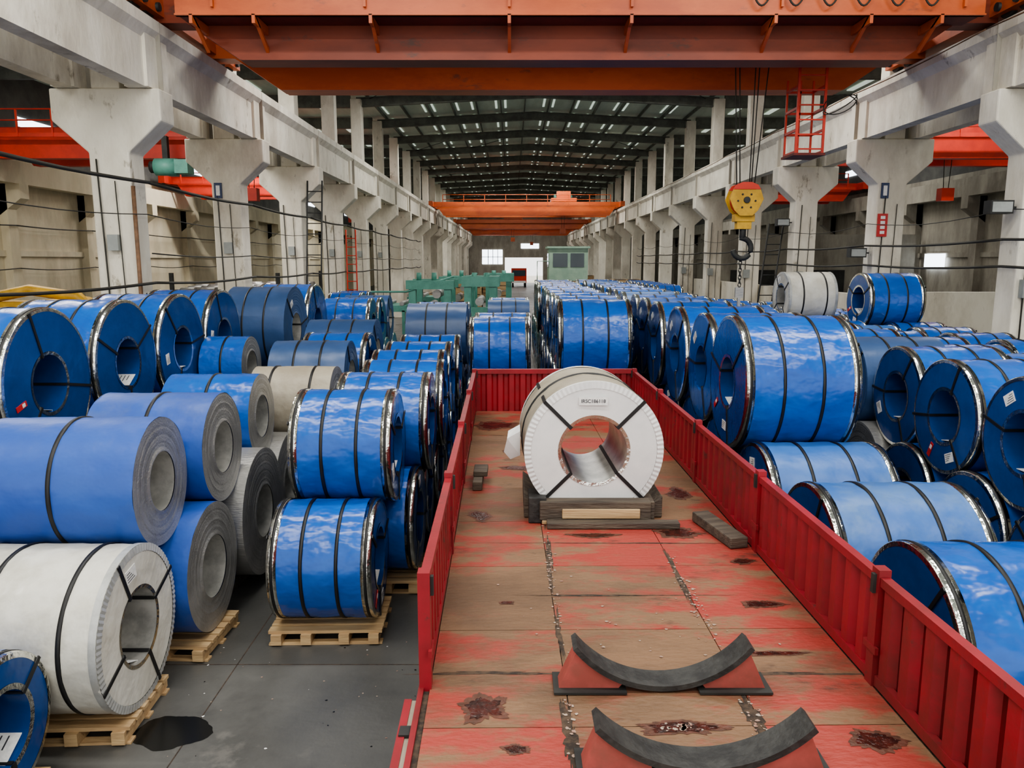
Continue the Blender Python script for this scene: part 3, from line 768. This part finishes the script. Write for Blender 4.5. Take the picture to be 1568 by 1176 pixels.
mb.obj('cabin_body',parent=E)
E=empty('yellow_uncoiler',(-11.2,16,0)); mb=MB()
mb.box(0,2.2,0,1.2,0,1.6,YEL); mb.tube([(-.6,.4,1.6),(-.5,.4,2.5),(0,.4,2.9),(1.0,.4,3.1),(2.0,.4,2.95),(2.6,.4,2.3)],.12,YEL,10)
mb.box(.2,1.8,.2,1,1.6,2.85,YEL); mb.cyl((1.6,-.2,2.5),(1.6,1.4,2.5),.42,YEL,24); mb.box(-.8,-.4,.2,.6,0,1.7,YEL)
mb.obj('body',parent=E)
mb=MB()
for k in range(9):
    for j in range(5): mb.cyl((-14.5+j*.9,34+k*.8,2.2+.05*(k%3)),(-13.9+j*.9,34+k*.8,2.2+.05*(k%3)),.36,STEEL,16)
for y in(33.5,41):
    for x in(-14.8,-10.2): mb.box(x,x+.15,y,y+.15,0,3.2,DARK)
mb.box(-14.9,-10,33.4,41.4,1.7,1.84,DARK)
mb.obj('slit_coil_rack')
def crate(x,y,w,d,h,m=WOOD):
    mb=MB(); n=6
    mb.box(x+.02,x+w-.02,y+.02,y+d-.02,.1,h-.02,WOODD)
    for i in range(n):
        z=.1+(h-.1)*i/n; mb.box(x,x+w,y,y+d,z,z+(h-.1)/n*.85,m)
    for xx in(x,x+w/2-.05,x+w-.1): mb.box(xx,xx+.1,y-.03,y+d+.03,0,h,m)
    mb.obj('wooden_crate')
for (x,y,w,d,h) in((-3.4,46,1.6,1.6,2.6),(-1.3,50,1.2,1.5,1.8),(-5.6,44,1.6,2,1.9),(-4.2,55,2,2,2.6),(-1.8,60,1.5,2,2.2),(-5.8,62,2,2,2.4),(2.6,52,1.8,2,2.5),(4.8,54,2,2,2.2),(3.4,64,2,2,2.6),(7.3,56,2,2,2.4),(5.6,72,2,2,2.4),(-3.2,72,2,2,2.2)):
    crate(x,y,w,d,h)
for j,(xc,y0,n) in enumerate(((5.5,42,6),(7.4,36,9),(-6.0,27.5,3),(3.6,36,3))):
    lo=[(random.choice(['film','slate','gray']),xc,y0+1.34*k,.65,1.2) for k in range(n)]
    pyramid(lo,{k:('film',xc,.65,1.2) for k in range(n-1)})
E=empty('parked_lorry',(1.0,112,0)); mb=MB()
mb.box(-1.1,1.1,0,1.8,.6,2.7,RED); mb.box(-.95,.95,-.03,0,1.6,2.4,GLS); mb.box(-1.1,1.1,1.9,8,.9,2.2,TRK); mb.box(-1,1,-.05,0,.6,.9,LAB)
for y in(.8,4,6.5):
    for x in(-1,.8): mb.cyl((x,y,.5),(x+.25,y,.5),.5,RUB,24)
mb.obj('body',parent=E)

# ------------------------------------------------------------ lights
w=bpy.data.worlds.new('overcast_sky'); S.world=w; w.use_nodes=True
bg=w.node_tree.nodes['Background']; bg.inputs[0].default_value=(1.0,.985,.955,1); bg.inputs[1].default_value=2.0
def area(name,loc,sx,sy,e,c=(1,.975,.925),rot=(0,0,0)):
    l=bpy.data.lights.new(name,'AREA'); l.shape='RECTANGLE'; l.size=sx; l.size_y=sy; l.energy=e; l.color=c
    o=bpy.data.objects.new(name,l); COL.objects.link(o); o.location=loc; o.rotation_euler=rot; return o
for y in(-3,3.2,9.5,21.8):
    area('skylight_lamp',(-3.2,y,11.2),6,.7,490); area('skylight_lamp',(5.6,y,11.2),6,.7,490)
for y in(36.6,51.6,66.6,84.6,102.6,120):
    area('skylight_lamp',(rx,y,11.45),13,.3,950)
for y in(3.3,21,45,80):
    area('skylight_lamp',(-14.2,y+.6,11.0),8,.4,1250)
for y in(9,27,45,80): area('skylight_lamp',(16.8,y+.6,11.0),7,.4,600)

cam=bpy.data.cameras.new('camera'); co=bpy.data.objects.new('camera',cam); COL.objects.link(co)
cam.sensor_width=36; cam.lens=27.05; cam.clip_end=500; cam.clip_start=.05
co.location=(0,0,3.7); co.rotation_euler=(math.radians(90-9.07),0,0)
S.camera=co
